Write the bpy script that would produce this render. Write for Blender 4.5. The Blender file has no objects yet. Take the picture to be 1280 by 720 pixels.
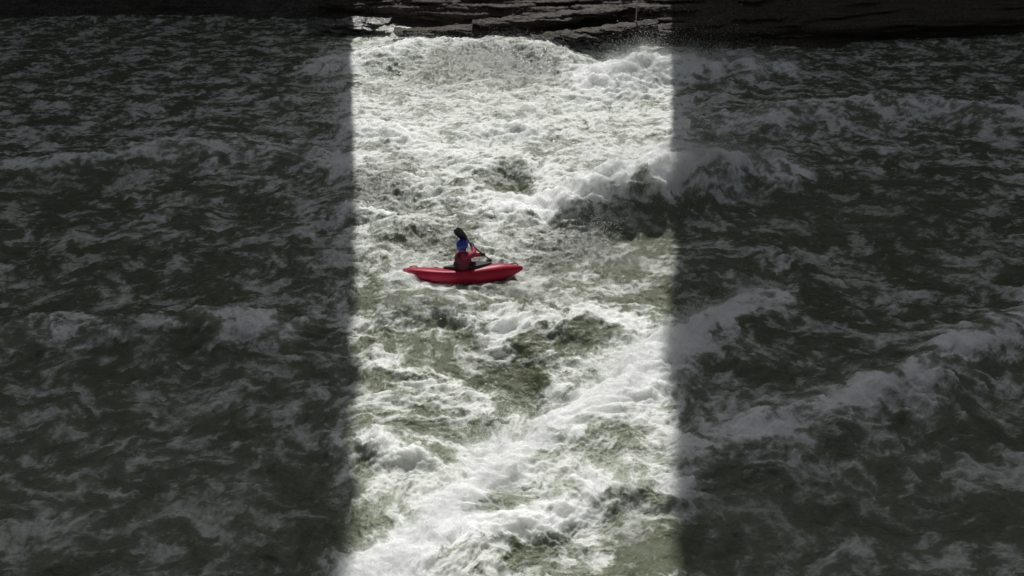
import bpy, bmesh, math, random
import numpy as np
from mathutils import Vector, Matrix

rng = np.random.default_rng(7)
random.seed(7)
scene = bpy.context.scene
COL = scene.collection
R = math.radians

# ------------------------------------------------------------------ camera
H, PITCH, FPX = 8.8, R(27.0), 1100.0
SP, CP = math.sin(PITCH), math.cos(PITCH)
cam_d = bpy.data.cameras.new('camera')
cam = bpy.data.objects.new('camera', cam_d); COL.objects.link(cam)
cam.location = (0, 0, H); cam.rotation_euler = (R(90) - PITCH, 0, 0)
cam_d.sensor_width = 36.0; cam_d.lens = 36.0 * FPX / 1280.0
cam_d.clip_end = 3000
scene.camera = cam

def P(u, v, z=0.0):
    """photo position (1280x720) -> world x, y at height z"""
    a = (np.asarray(u, float) - 640) / FPX; b = (360 - np.asarray(v, float)) / FPX
    t = (H - z) / (SP - b * CP)
    return a * t, (CP + b * SP) * t

def Q(x, y, z=0.0):
    d = y * CP + (H - z) * SP
    return 640 + FPX * x / d, 360 - FPX * (y * SP - (H - z) * CP) / d

# ------------------------------------------------------------------ light
SUN_EL = R(54.0); COT = 1 / math.tan(SUN_EL)
w = bpy.data.worlds.new('World'); scene.world = w; w.use_nodes = True
nt = w.node_tree
sky = nt.nodes.new('ShaderNodeTexSky'); sky.sky_type = 'NISHITA'; sky.sun_disc = False
sky.sun_elevation = SUN_EL; sky.sun_rotation = 0.0
sky.air_density = 1.0; sky.dust_density = 3.0; sky.ozone_density = 1.0
bg = nt.nodes['Background']; bg.inputs['Strength'].default_value = 0.052
hs = nt.nodes.new('ShaderNodeHueSaturation'); hs.inputs['Saturation'].default_value = 0.35   # thin white haze over the blue
nt.links.new(sky.outputs[0], hs.inputs['Color']); nt.links.new(hs.outputs[0], bg.inputs[0])
sd = bpy.data.lights.new('sun', 'SUN'); sd.energy = 3.5; sd.angle = R(0.22); sd.color = (1.0, 0.985, 0.955)
so = bpy.data.objects.new('sun', sd); COL.objects.link(so)
so.rotation_euler = (-(R(90) - SUN_EL), 0, 0); so.location = (0, 60, 60)
scene.view_settings.view_transform = 'Standard'; scene.view_settings.look = 'None'
scene.view_settings.gamma = 1.0; scene.view_settings.exposure = 0.0
try: scene.view_settings.use_curve_mapping = False
except Exception: pass
scene.cycles.max_bounces = 12; scene.cycles.diffuse_bounces = 6; scene.cycles.transmission_bounces = 8

# ------------------------------------------------------------------ helpers
def tag(o, label=None, cat=None, group=None, kind=None):
    if label: o['label'] = label
    if cat: o['category'] = cat
    if group: o['group'] = group
    if kind: o['kind'] = kind
    return o

def link(name, me, mat=None, parent=None, smooth=True):
    me.name = name
    o = bpy.data.objects.new(name, me); COL.objects.link(o)
    if mat: me.materials.append(mat)
    if smooth and len(me.polygons):
        me.polygons.foreach_set('use_smooth', np.ones(len(me.polygons), dtype=bool))
    if parent: o.parent = parent
    return o

def np_mesh(name, co, faces):
    """co (N,3), faces (M,k) with constant k"""
    me = bpy.data.meshes.new(name)
    n, (m, k) = len(co), faces.shape
    me.vertices.add(n); me.vertices.foreach_set('co', co.astype(np.float32).ravel())
    me.loops.add(m * k); me.loops.foreach_set('vertex_index', faces.astype(np.int32).ravel())
    me.polygons.add(m)
    me.polygons.foreach_set('loop_start', (np.arange(m) * k).astype(np.int32))
    me.polygons.foreach_set('loop_total', np.full(m, k, np.int32))
    me.update(calc_edges=True); me.validate()
    return me

def grid_faces(r, c, wrap=False):
    i = np.arange(r - 1)[:, None]; j = np.arange(c if wrap else c - 1)[None, :]
    j2 = (j + 1) % c
    a = i * c + j; b = i * c + j2; d = (i + 1) * c + j2; e = (i + 1) * c + j
    return np.stack([a, b, d, e], -1).reshape(-1, 4)

def bm_obj(name, bm, mat, parent=None, smooth=True):
    bmesh.ops.recalc_face_normals(bm, faces=bm.faces)
    me = bpy.data.meshes.new(name); bm.to_mesh(me); bm.free()
    return link(name, me, mat, parent, smooth)

_perm = np.random.default_rng(3).permutation(4096).astype(np.int64)
_ang = np.random.default_rng(4).random(4096) * 2 * np.pi
_gx, _gy = np.cos(_ang), np.sin(_ang)
def noise(x, y, seed=0):
    x = x + seed * 37.17; y = y - seed * 91.73
    xi = np.floor(x).astype(np.int64); yi = np.floor(y).astype(np.int64)
    xf = x - xi; yf = y - yi
    u = xf * xf * xf * (xf * (xf * 6 - 15) + 10); v = yf * yf * yf * (yf * (yf * 6 - 15) + 10)
    def g(ix, iy, fx, fy):
        h = _perm[(_perm[ix & 4095] + iy) & 4095]
        return _gx[h] * fx + _gy[h] * fy
    n00 = g(xi, yi, xf, yf); n10 = g(xi + 1, yi, xf - 1, yf)
    n01 = g(xi, yi + 1, xf, yf - 1); n11 = g(xi + 1, yi + 1, xf - 1, yf - 1)
    a = n00 + u * (n10 - n00); b = n01 + u * (n11 - n01)
    return (a + v * (b - a)) * 1.5
def fbm2(x, y, octv=4, seed=0, gain=0.5, lac=2.03, kind='n'):
    s = 0; a = 1.0; t = 0
    ca, sa = math.cos(0.5), math.sin(0.5)
    for i in range(octv):
        n = noise(x, y, seed + i * 3.1)
        if kind == 'b': n = 2 * np.abs(n) - 0.5
        if kind == 'r': n = 1 - 2 * np.abs(n) ** 0.8
        s = s + a * n; t += a; a *= gain
        x, y = (x * ca - y * sa) * lac, (x * sa + y * ca) * lac
    return s / t
def sstep(a, b, x):
    t = np.clip((x - a) / (b - a), 0, 1); return t * t * (3 - 2 * t)

# ------------------------------------------------------------------ materials
def new_mat(name):
    m = bpy.data.materials.new(name); m.use_nodes = True
    return m, m.node_tree, m.node_tree.nodes['Principled BSDF']

def N(nt, typ, **kw):
    n = nt.nodes.new(typ)
    for k, v in kw.items(): setattr(n, k, v)
    return n

def noise_node(nt, scale, detail=4, rough=0.55, vec=None, lac=2.0, dist=0.0):
    n = N(nt, 'ShaderNodeTexNoise')
    n.inputs['Scale'].default_value = scale; n.inputs['Detail'].default_value = detail
    n.inputs['Roughness'].default_value = rough; n.inputs['Distortion'].default_value = dist
    if vec: nt.links.new(vec, n.inputs['Vector'])
    return n

def math_node(nt, op, a, b=None, clamp=False):
    n = N(nt, 'ShaderNodeMath', operation=op); n.use_clamp = clamp
    for i, s in enumerate((a, b)):
        if s is None: continue
        if isinstance(s, (int, float)): n.inputs[i].default_value = s
        else: nt.links.new(s, n.inputs[i])
    return n.outputs[0]

def ramp(nt, fac, stops, interp='LINEAR'):
    n = N(nt, 'ShaderNodeValToRGB'); r = n.color_ramp; r.interpolation = interp
    while len(r.elements) < len(stops): r.elements.new(0.5)
    for e, (p, c) in zip(r.elements, stops):
        e.position = p; e.color = (*c, 1) if len(c) == 3 else c
    nt.links.new(fac, n.inputs[0])
    return n.outputs[0]

def simple_mat(name, col, rough=0.5, var=0.15, scale=12, bump=0.0, spec=0.5, coat=0.0):
    m, nt, b = new_mat(name)
    tc = N(nt, 'ShaderNodeTexCoord')
    n = noise_node(nt, scale, 5, 0.6, tc.outputs['Object'])
    lo = tuple(c * (1 - var) for c in col); hi = tuple(min(1, c * (1 + var)) for c in col)
    nt.links.new(ramp(nt, n.outputs[0], [(0.3, lo), (0.7, hi)]), b.inputs['Base Color'])
    b.inputs['Roughness'].default_value = rough
    b.inputs['Specular IOR Level'].default_value = spec
    b.inputs['Coat Weight'].default_value = coat
    if bump:
        bp = N(nt, 'ShaderNodeBump'); bp.inputs['Strength'].default_value = 1; bp.inputs['Distance'].default_value = bump
        n2 = noise_node(nt, scale * 3, 6, 0.6, tc.outputs['Object'])
        nt.links.new(n2.outputs[0], bp.inputs['Height']); nt.links.new(bp.outputs[0], b.inputs['Normal'])
    return m

def water_mat():
    m, nt, b = new_mat('river_water')
    tc = N(nt, 'ShaderNodeTexCoord')
    at = N(nt, 'ShaderNodeAttribute', attribute_name='foam')
    mk = N(nt, 'ShaderNodeAttribute', attribute_name='milk')
    n1 = noise_node(nt, 9, 6, 0.65, tc.outputs['Object'], dist=0.15)
    n2 = noise_node(nt, 38, 4, 0.6, tc.outputs['Object'])
    d = math_node(nt, 'ADD', math_node(nt, 'MULTIPLY', math_node(nt, 'SUBTRACT', n1.outputs[0], 0.5), 0.55),
                  math_node(nt, 'MULTIPLY', math_node(nt, 'SUBTRACT', n2.outputs[0], 0.5), 0.35))
    wv = N(nt, 'ShaderNodeMix', data_type='VECTOR'); wv.inputs['Factor'].default_value = 0.12
    nt.links.new(tc.outputs['Object'], wv.inputs[4]); nt.links.new(n1.outputs['Color'], wv.inputs[5])
    for sc, am in ((4.5, .42), (13.0, .30)):      # lacy froth: bright strands round small windows of clear water
        vo = N(nt, 'ShaderNodeTexVoronoi', feature='DISTANCE_TO_EDGE'); vo.inputs['Scale'].default_value = sc
        nt.links.new(wv.outputs[1], vo.inputs['Vector'])
        d = math_node(nt, 'ADD', d, math_node(nt, 'MULTIPLY', math_node(nt, 'SUBTRACT', 0.13, vo.outputs['Distance']), am * 2))
    # the fine break-up acts most where foam is partial
    f = at.outputs['Fac']
    part = math_node(nt, 'ADD', math_node(nt, 'MULTIPLY', math_node(nt, 'MULTIPLY', f, math_node(nt, 'SUBTRACT', 1.0, f)), 3.2), 0.22)
    fo = math_node(nt, 'ADD', f, math_node(nt, 'MULTIPLY', d, part), clamp=True)
    wc = ramp(nt, mk.outputs['Fac'], [(0.0, (0.108, 0.121, 0.076)), (0.45, (0.210, 0.230, 0.165)), (1.0, (0.40, 0.425, 0.345))])
    mix = N(nt, 'ShaderNodeMix', data_type='RGBA')
    nt.links.new(ramp(nt, fo, [(0.0, (0, 0, 0)), (0.5, (0.36,) * 3), (1.0, (1, 1, 1))]), mix.inputs['Factor'])
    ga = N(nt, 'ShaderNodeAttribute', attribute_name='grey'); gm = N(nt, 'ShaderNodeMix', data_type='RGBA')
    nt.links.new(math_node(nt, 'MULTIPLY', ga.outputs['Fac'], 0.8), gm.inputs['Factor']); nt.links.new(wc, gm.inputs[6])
    gm.inputs[7].default_value = (0.105, 0.106, 0.098, 1)      # grazing sky reflection, painted into the water colour
    nt.links.new(gm.outputs[2], mix.inputs[6]); tk = N(nt, 'ShaderNodeAttribute', attribute_name='thick')          # dense foam is whiter than a thin film of it
    nt.links.new(ramp(nt, tk.outputs['Fac'], [(0.0, (0.76, 0.775, 0.74)), (0.6, (0.91, 0.92, 0.91))]), mix.inputs[7])
    nt.links.new(mix.outputs[2], b.inputs['Base Color'])
    nt.links.new(ramp(nt, fo, [(0.0, (0.10,) * 3), (0.35, (0.30,) * 3), (0.8, (0.8,) * 3)]), b.inputs['Roughness'])
    b.inputs['IOR'].default_value = 1.33
    nt.links.new(math_node(nt, 'MULTIPLY', fo, 0.9), b.inputs['Subsurface Weight'])
    b.inputs['Subsurface Radius'].default_value = (1.0, 1.0, 0.92); 
    th = N(nt, 'ShaderNodeAttribute', attribute_name='thick')      # deep piles of foam let the light further in
    nt.links.new(math_node(nt, 'ADD', math_node(nt, 'MULTIPLY', th.outputs['Fac'], 0.40), 0.16), b.inputs['Subsurface Scale'])
    nt.links.new(ramp(nt, fo, [(0.0, (0.5,) * 3), (0.8, (0.15,) * 3)]), b.inputs['Specular IOR Level'])
    # ripples on clear water, bubbles on foam
    mp = N(nt, 'ShaderNodeMapping'); mp.inputs['Scale'].default_value = (1, 1.3, 1)
    nt.links.new(tc.outputs['Object'], mp.inputs[0])
    r1 = noise_node(nt, 6.5, 5, 0.6, mp.outputs[0], dist=0.4)
    r2 = noise_node(nt, 26, 4, 0.6, tc.outputs['Object'])
    hgt = math_node(nt, 'ADD', math_node(nt, 'MULTIPLY', r1.outputs[0], 1.0), math_node(nt, 'MULTIPLY', r2.outputs[0], 0.22))
    bp = N(nt, 'ShaderNodeBump'); bp.inputs['Strength'].default_value = 1.0; bp.inputs['Distance'].default_value = 0.055
    nt.links.new(hgt, bp.inputs['Height']); nt.links.new(bp.outputs[0], b.inputs['Normal'])
    return m

def rock_mat(name, dark, light, wet=0.4, strata=5.0, bump=0.06):
    m, nt, b = new_mat(name)
    tc = N(nt, 'ShaderNodeTexCoord')
    mp = N(nt, 'ShaderNodeMapping'); mp.inputs['Scale'].default_value = (0.35, 0.6, strata)
    mp.inputs['Rotation'].default_value = (0.05, -0.12, 0.0)
    nt.links.new(tc.outputs['Object'], mp.inputs[0])
    n1 = noise_node(nt, 1.6, 8, 0.65, mp.outputs[0], dist=0.5)
    n2 = noise_node(nt, 3.0, 7, 0.65, tc.outputs['Object'])
    n3 = noise_node(nt, 0.5, 3, 0.6, tc.outputs['Object'])
    f = math_node(nt, 'ADD', math_node(nt, 'MULTIPLY', n1.outputs[0], 0.6), math_node(nt, 'MULTIPLY', n2.outputs[0], 0.4))
    c = ramp(nt, f, [(0.36, dark), (0.5, tuple(a * .6 + b_ * .4 for a, b_ in zip(dark, light))), (0.64, light)])
    moss = N(nt, 'ShaderNodeMix', data_type='RGBA')
    nt.links.new(ramp(nt, n3.outputs[0], [(0.56, (0, 0, 0)), (0.72, (0.5,) * 3)]), moss.inputs['Factor'])
    nt.links.new(c, moss.inputs[6]); moss.inputs[7].default_value = (0.045, 0.05, 0.02, 1)
    n4 = noise_node(nt, 9.0, 8, 0.75, tc.outputs['Object'])           # mottled wet patches and lichen
    mot = N(nt, 'ShaderNodeMix', data_type='RGBA', blend_type='MULTIPLY'); mot.inputs['Factor'].default_value = 1.0
    nt.links.new(moss.outputs[2], mot.inputs[6]); nt.links.new(ramp(nt, n4.outputs[0], [(0.36, (.22,) * 3), (0.5, (.8,) * 3), (0.62, (1.5, 1.45, 1.35))]), mot.inputs[7])
    nt.links.new(mot.outputs[2], b.inputs['Base Color'])
    nt.links.new(ramp(nt, n2.outputs[0], [(0.35, (wet,) * 3), (0.7, (0.85,) * 3)]), b.inputs['Roughness'])
    bp = N(nt, 'ShaderNodeBump'); bp.inputs['Strength'].default_value = 1; bp.inputs['Distance'].default_value = bump
    h = math_node(nt, 'ADD', n1.outputs[0], math_node(nt, 'MULTIPLY', n2.outputs[0], 0.7))
    nt.links.new(h, bp.inputs['Height']); nt.links.new(bp.outputs[0], b.inputs['Normal'])
    return m

def spray_mat():
    m, nt, b = new_mat('spray_droplets')
    b.inputs['Base Color'].default_value = (0.86, 0.87, 0.86, 1)
    b.inputs['Roughness'].default_value = 0.6
    tr = N(nt, 'ShaderNodeBsdfTranslucent'); tr.inputs[0].default_value = (0.93, 0.94, 0.93, 1)
    mx = N(nt, 'ShaderNodeMixShader'); mx.inputs[0].default_value = 0.8
    out = nt.nodes['Material Output']
    nt.links.new(b.outputs[0], mx.inputs[1]); nt.links.new(tr.outputs[0], mx.inputs[2])
    nt.links.new(mx.outputs[0], out.inputs['Surface'])
    return m

M_WATER = water_mat()
M_ROCK = rock_mat('wet_rock', (0.036, 0.029, 0.023), (0.085, 0.064, 0.046), wet=0.75)
M_SLAB = rock_mat('ledge_rock', (0.030, 0.024, 0.019), (0.075, 0.056, 0.041), wet=0.75, strata=9, bump=.1)
M_WET = rock_mat('streaming_rock', (0.03, 0.028, 0.027), (0.16, 0.15, 0.14), wet=0.12, strata=7)
M_SHADE_CLIFF = rock_mat('shade_cliff_rock', (0.03, 0.027, 0.024), (0.14, 0.12, 0.10), wet=0.6, strata=2.5, bump=0.3)
M_GROUND = simple_mat('forest_floor', (0.05, 0.045, 0.025), 0.95, 0.4, 0.6)
M_SPRAY = spray_mat()
M_KAYAK = simple_mat('red_plastic', (0.36, 0.004, 0.034), 0.42, 0.12, 9, bump=0.0015, spec=.3)
M_RIM = simple_mat('black_plastic', (0.012, 0.012, 0.013), 0.4, 0.2, 20)
M_SKIRT = simple_mat('black_neoprene', (0.018, 0.018, 0.020), 0.7, 0.3, 30, bump=0.002)
M_HELMET = simple_mat('blue_helmet_shell', (0.012, 0.036, 0.29), 0.4, 0.1, 8)
M_JACKET = simple_mat('crimson_jacket', (0.36, 0.014, 0.055), 0.65, 0.25, 14, bump=0.012)
M_VEST = simple_mat('maroon_vest', (0.13, 0.009, 0.030), 0.7, 0.3, 14, bump=0.006)
M_STRAP = simple_mat('dark_webbing', (0.015, 0.014, 0.016), 0.8, 0.2, 40)
M_GLOVE = simple_mat('dark_glove', (0.03, 0.016, 0.014), 0.7, 0.2, 40)
M_SKIN = simple_mat('skin', (0.45, 0.26, 0.18), 0.5, 0.08, 20)
M_PADDLE = simple_mat('carbon_paddle', (0.012, 0.012, 0.013), 0.35, 0.2, 30)
M_METAL = simple_mat('grey_metal', (0.34, 0.33, 0.31), 0.5, 0.15, 20)

# ------------------------------------------------------------------ the river
def axis(pts):
    out = []
    for (a, b, st) in pts:
        n = max(2, int(round((b - a) / st)))
        out.append(np.linspace(a, b, n, endpoint=False))
    return np.concatenate(out + [[pts[-1][1]]])
us = axis([(-1400, -300, 40), (-300, -40, 10), (-40, 400, 2.6), (400, 880, 0.85), (880, 1320, 2.6), (1320, 1600, 10), (1600, 2700, 40)])
vs = axis([(20, 34, 1.0), (34, 130, 0.45), (130, 300, 0.62), (300, 740, 0.85), (740, 800, 2), (800, 1400, 12)])
U0, V0 = np.meshgrid(us, vs)
X, Y = P(U0, V0, 0.0)
DIST = np.sqrt(X ** 2 + Y ** 2 + H * H)

def poly_world(pts):
    a = []
    for (u, v, A) in pts:
        x, y = P(u, v, A); a.append((float(x), float(y), A))
    # densify
    a = np.array(a); t = np.arange(len(a)); tt = np.linspace(0, len(a) - 1, (len(a) - 1) * 8 + 1)
    return np.stack([np.interp(tt, t, a[:, k]) for k in range(3)], 1)

def stroke_field(pts, wx=X, wy=Y):
    """signed distance to a crest line (positive on the camera's side) and the crest height there"""
    a = poly_world(pts)
    best = np.full(wx.shape, 1e9); sd_ = np.zeros(wx.shape); amp = np.zeros(wx.shape); end = np.zeros(wx.shape)
    x0, x1 = a[:, 0].min() - 6, a[:, 0].max() + 6; y0, y1 = a[:, 1].min() - 6, a[:, 1].max() + 6
    m = (wx > x0) & (wx < x1) & (wy > y0) & (wy < y1)
    qx, qy = wx[m], wy[m]
    b = np.full(qx.shape, 1e9); s_ = np.zeros(qx.shape); am = np.zeros(qx.shape)
    for i in range(len(a) - 1):
        p, q = a[i], a[i + 1]; dx, dy = q[0] - p[0], q[1] - p[1]; L2 = dx * dx + dy * dy + 1e-9
        t = np.clip(((qx - p[0]) * dx + (qy - p[1]) * dy) / L2, 0, 1)
        ex, ey = qx - (p[0] + t * dx), qy - (p[1] + t * dy)
        d = np.hypot(ex, ey); c = dx * ey - dy * ex      # >0 : left of the direction of travel
        k = d < b
        b[k] = d[k]; s_[k] = (np.where(c < 0, 1, -1) * d)[k]; am[k] = (p[2] + t * (q[2] - p[2]))[k]
    sd_[m] = s_; best[m] = b; amp[m] = am
    return best, sd_, amp

# wobble of the crest lines, in metres
wob = 0.22 * noise(X * 0.9, Y * 0.9, 51) + 0.12 * noise(X * 2.3, Y * 2.3, 52) + 0.05 * noise(X * 6, Y * 6, 53)
wob2 = 0.22 * noise(X * 0.9, Y * 0.9, 54) + 0.12 * noise(X * 2.3, Y * 2.3, 55) + 0.05 * noise(X * 6, Y * 6, 56)
XW, YW = X + wob, Y + wob2

# crest lines: (photo position, height in metres), front width, back width, foam gain
CRESTS = {
 'right breaker': ([(675, 262, .2), (700, 246, .5), (735, 228, .85), (770, 213, 1.1), (810, 200, 1.3), (860, 190, 1.35), (930, 196, 0.9), (1000, 215, .4)], 0.75, 1.5, 1.0),
 'diagonal breaker': ([(440, 730, .14), (510, 675, .20), (575, 612, .25), (620, 566, .28), (690, 530, .30), (745, 492, .34), (800, 448, .38), (850, 412, .4), (900, 385, .3), (960, 365, .2)], 0.95, 0.36, 1.0),
 'wave before kayak': ([(450, 400, .1), (490, 382, .28), (530, 369, .40), (560, 374, .36), (600, 392, .26), (640, 402, .24), (690, 403, .28), (730, 397, .25), (790, 405, .15)], 0.42, 0.7, 0.45),
 'hump at left': ([(430, 262, .2), (480, 236, .28), (515, 222, .42), (545, 224, .42), (575, 245, .3), (600, 268, .15)], 0.75, 1.2, 0.35),
 'mound behind kayak': ([(430, 290, .2), (470, 279, .36), (510, 277, .42), (560, 286, .34), (605, 290, .22), (650, 296, .1)], 0.75, 0.8, 0.3),
 'pile by far bank': ([(742, 104, .3), (772, 86, .75), (800, 66, 1.15), (832, 72, 1.0), (880, 74, .8), (960, 80, .4)], 1.5, 1.2, 0.9),
 'far chute edge': ([(600, 62, .3), (650, 60, .5), (690, 68, .6), (715, 84, .5), (745, 100, .3)], 0.9, 1.6, 0.6),
 'far left boil': ([(400, 78, .4), (450, 66, .6), (490, 62, .7), (520, 50, .75), (550, 56, .4)], 1.4, 1.5, 0.55),
 'left streak': ([(440, 160, .25), (480, 158, .3), (515, 176, .25), (545, 192, .2)], 0.6, 1.0, 0.4),
 'mid hump': ([(590, 205, .2), (630, 198, .36), (660, 205, .3), (690, 222, .15)], 0.5, 1.0, 0.3),
 'centre boil': ([(600, 165, .15), (640, 158, .3), (665, 166, .2)], 0.5, 0.8, 0.4),
 'small left curl': ([(436, 268, .2), (455, 266, .32), (472, 274, .2)], 0.25, 0.5, 0.6),
 'low ridge': ([(470, 452, .08), (520, 470, .16), (570, 488, .16), (600, 510, .1)], 0.3, 0.5, 0.35),
 'trough rim': ([(610, 420, .1), (655, 424, .22), (690, 440, .24), (700, 470, .15)], 0.35, 0.4, 0.4),
 'lower left boil': ([(430, 560, .15), (470, 545, .22), (500, 560, .15)], 0.3, 0.4, 0.5),
 'lower right lip': ([(600, 668, .10), (650, 655, .2), (690, 640, .24), (720, 622, .22), (760, 612, .2), (800, 604, .16), (850, 600, .14)], 0.26, 0.5, 0.55),
 'shade left swell': ([(-40, 210, .4), (120, 190, .6), (260, 176, .6), (360, 190, .4), (430, 205, .2)], 0.9, 1.5, 0.35),
 'shade left breaker': ([(20, 420, .3), (140, 400, .5), (260, 395, .55), (350, 410, .35)], 0.6, 0.9, 0.6),
 'shade right breaker': ([(900, 560, .3), (1000, 520, .5), (1120, 470, .6), (1250, 400, .6), (1400, 350, .4)], 0.6, 0.8, 0.7),
 'shade right far': ([(900, 150, .4), (1000, 130, .8), (1150, 120, .7), (1300, 140, .5)], 1.0, 1.6, 0.4),
}
hA = np.zeros_like(X); fA = np.zeros_like(X)
CREST_D = {}
for k, (pts, wf, wb, fg) in CRESTS.items():
    d, s, A = stroke_field(pts, XW, YW)
    wid = np.where(s > 0, wf, wb)
    g = np.exp(-(d / wid) ** 2)
    tongue = 0.8 + 0.35 * noise(X * 1.6, Y * 1.1, hash(len(k)) % 17)
    hA = np.maximum(hA, A * g) if fg >= 0.9 else hA + A * g * (1 - 0.4 * sstep(.3, .9, hA))
    fA += fg * np.exp(-(np.where(s > 0, d / (wf * (0.55 if wf > .9 and wb < .5 else 0.9)), d / (wb * 0.85))) ** 2) * tongue
    CREST_D[k] = (d, s, A)

def blob(u, v, ru, rv):
    """elongated bump at a photo position, its radii given in photo pixels there"""
    x, y = P(u, v); x1, _ = P(u + ru, v); _, y1 = P(u, v - rv)
    return np.exp(-(((XW - x) / (x1 - x)) ** 2 + ((YW - y) / (y1 - y)) ** 2))

# hollows and swells (metres)
for (u, v, ru, rv, a) in [(785, 288, 75, 16, -.30), (650, 476, 60, 30, -.38), (640, 232, 34, 12, -.32), (530, 402, 60, 14, -.15),
                          (462, 584, 26, 20, -.20), (800, 665, 80, 45, -.12), (620, 84, 90, 22, .45), (600, 368, 50, 8, -.14),
                          (765, 74, 25, 10, -.35), (462, 285, 16, 8, -.22), (480, 262, 45, 18, -.15), (600, 655, 50, 25, -.12),
                          (700, 345, 60, 25, -.10), (560, 540, 50, 25, -.12), (80, 250, 60, 20, -.3), (1050, 300, 120, 50, -.2)]:
    hA += a * blob(u, v, ru, rv)

# where the foam lies
cov = np.interp(V0, [30, 60, 110, 125, 190, 230, 290, 360, 420, 520, 600, 720], [.60, .58, .66, .80, .76, .62, .49, .46, .43, .45, .51, .54])
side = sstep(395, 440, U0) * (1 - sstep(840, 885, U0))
cov = cov * side + (1 - side) * (cov * 0.42)  # foam thinned at both sides so the shaded water is darker in colour
for (u, v, ru, rv, a) in [(610, 82, 80, 22, -.34), (690, 92, 40, 12, -.30), (475, 245, 42, 34, -.42), (785, 279, 62, 14, -.9), (640, 226, 34, 14, -.5), (560, 246, 28, 10, -.25),
                          (530, 394, 62, 11, -.62), (655, 462, 55, 34, -.45), (800, 322, 60, 22, -.34), (725, 312, 80, 22, -.26), (650, 330, 40, 14, -.1), (745, 76, 34, 14, -.28),
                          (460, 582, 20, 17, -.5), (800, 670, 62, 62, -.50), (615, 650, 36, 22, -.18), (650, 700, 50, 22, -.25), (550, 304, 40, 18, -.26), (598, 362, 45, 8, -.5),
                          (735, 420, 70, 18, -.32), (835, 372, 34, 30, -.42), (500, 60, 22, 8, .2), (515, 96, 30, 8, -.18), (560, 100, 24, 7, -.2), (820, 220, 16, 10, -.22),
                          (560, 440, 60, 20, -.20), (460, 440, 24, 40, -.22), (600, 520, 30, 24, -.15), (500, 620, 40, 26, .1), (805, 456, 58, 46, .8), (715, 520, 66, 28, .6), (620, 580, 46, 30, .45), (540, 650, 46, 30, .3), (445, 185, 16, 10, -.35),
                          (690, 565, 60, 18, -.16), (750, 570, 80, 26, -.22), (660, 130, 120, 18, .06), (735, 640, 16, 26, .35), (590, 600, 22, 22, .2), (790, 250, 30, 12, -.1),
                          (540, 372, 40, 10, .35), (520, 350, 30, 10, .12), (640, 352, 36, 12, .12), (720, 460, 40, 14, .1),
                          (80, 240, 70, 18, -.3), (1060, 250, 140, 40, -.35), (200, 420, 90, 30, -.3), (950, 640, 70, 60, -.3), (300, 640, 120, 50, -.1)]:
    cov += a * blob(u, v, ru, rv)
KX, KY = (float(a) for a in P(579, 349, 0.0))
kd = np.sqrt(((X - KX) / 1.55) ** 2 + ((Y - KY) / 0.62) ** 2)
cov = np.clip(cov + fA * 0.9 + .4 * np.exp(-((kd - .95) / .18) ** 2) * (0.6 + noise(X * 2.2, Y * 3, 57)) + .7 * np.exp(-(((X - KX + 1.45) / .4) ** 2 + ((Y - KY + .1) / .35) ** 2)), 0.02, 1.25)

# the current stirs the foam: a few steps through curling eddies
def curl(x, y, sc, seed):
    e = 0.02 / sc
    a = noise(x * sc, (y + e) * sc, seed) - noise(x * sc, (y - e) * sc, seed)
    b = noise((x + e) * sc, y * sc, seed) - noise((x - e) * sc, y * sc, seed)
    return a / (2 * e * sc), -b / (2 * e * sc)
YN = Y + 0.8 * hA          # follow the steep faces so the pattern is not dragged down them
FX, FY = X + 0.0, YN + 0.0
for sc, am, seed in [(0.45, .16, 11), (1.1, .07, 13), (2.6, .025, 15), (6.0, .010, 17), (12.0, .006, 18)]:
    cx, cy = curl(FX, FY, sc, seed); FX = FX + am * cx; FY = FY + am * cy
n_big = fbm2(FX * 0.75, FY * 1.0, 3, 21)
n_mid = fbm2(FX * 2.2, FY * 2.9, 4, 22, 0.55)
n_rdg = fbm2(FX * 2.6, FY * 3.4, 4, 23, 0.55, kind='r')
n_fine = fbm2(FX * 9.0, FY * 11.0, 3, 24, 0.6, kind='r')
n_lump = fbm2(X * 5.5, YN * 6.5, 5, 25, 0.68)
raw = 0.85 * n_big + 0.9 * n_mid + 0.20 * n_rdg + 0.12 * n_fine + 0.55 * n_lump
smp = np.sort(raw.ravel()[:: 97]); rank = np.interp(raw, smp, np.linspace(0, 1, len(smp)))
soft = 0.42
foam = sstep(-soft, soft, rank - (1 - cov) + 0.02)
foam = foam * np.clip(0.78 + 0.22 * sstep(.4, 1.0, cov) + 0.16 * n_fine, 0, 1)
grey = np.clip(blob(610, 82, 80, 22) + .8 * blob(690, 92, 40, 12) + blob(475, 245, 42, 34) + .7 * blob(745, 308, 60, 20) + .6 * blob(640, 350, 40, 24) + .5 * blob(560, 304, 50, 16) + .6 * blob(690, 300, 60, 24) + .4 * blob(600, 262, 60, 14), 0, 1) * (1 - np.clip(fA, 0, 1))  # zones where the grey sheen of the sky is painted in
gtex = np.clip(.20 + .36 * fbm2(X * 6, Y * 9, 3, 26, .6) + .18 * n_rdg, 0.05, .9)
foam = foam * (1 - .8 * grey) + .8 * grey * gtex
milk = np.clip(0.05 + 0.55 * sstep(.1, .9, cov) + 0.45 * n_big + 0.25 * n_mid + 0.22 * np.clip((V0 - 400) / 200, 0, 1) + .65 * blob(715, 585, 110, 36) + .25 * blob(560, 640, 50, 30) - .35 * blob(800, 680, 60, 50) - .3 * blob(655, 462, 55, 34), 0, 1)

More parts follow.
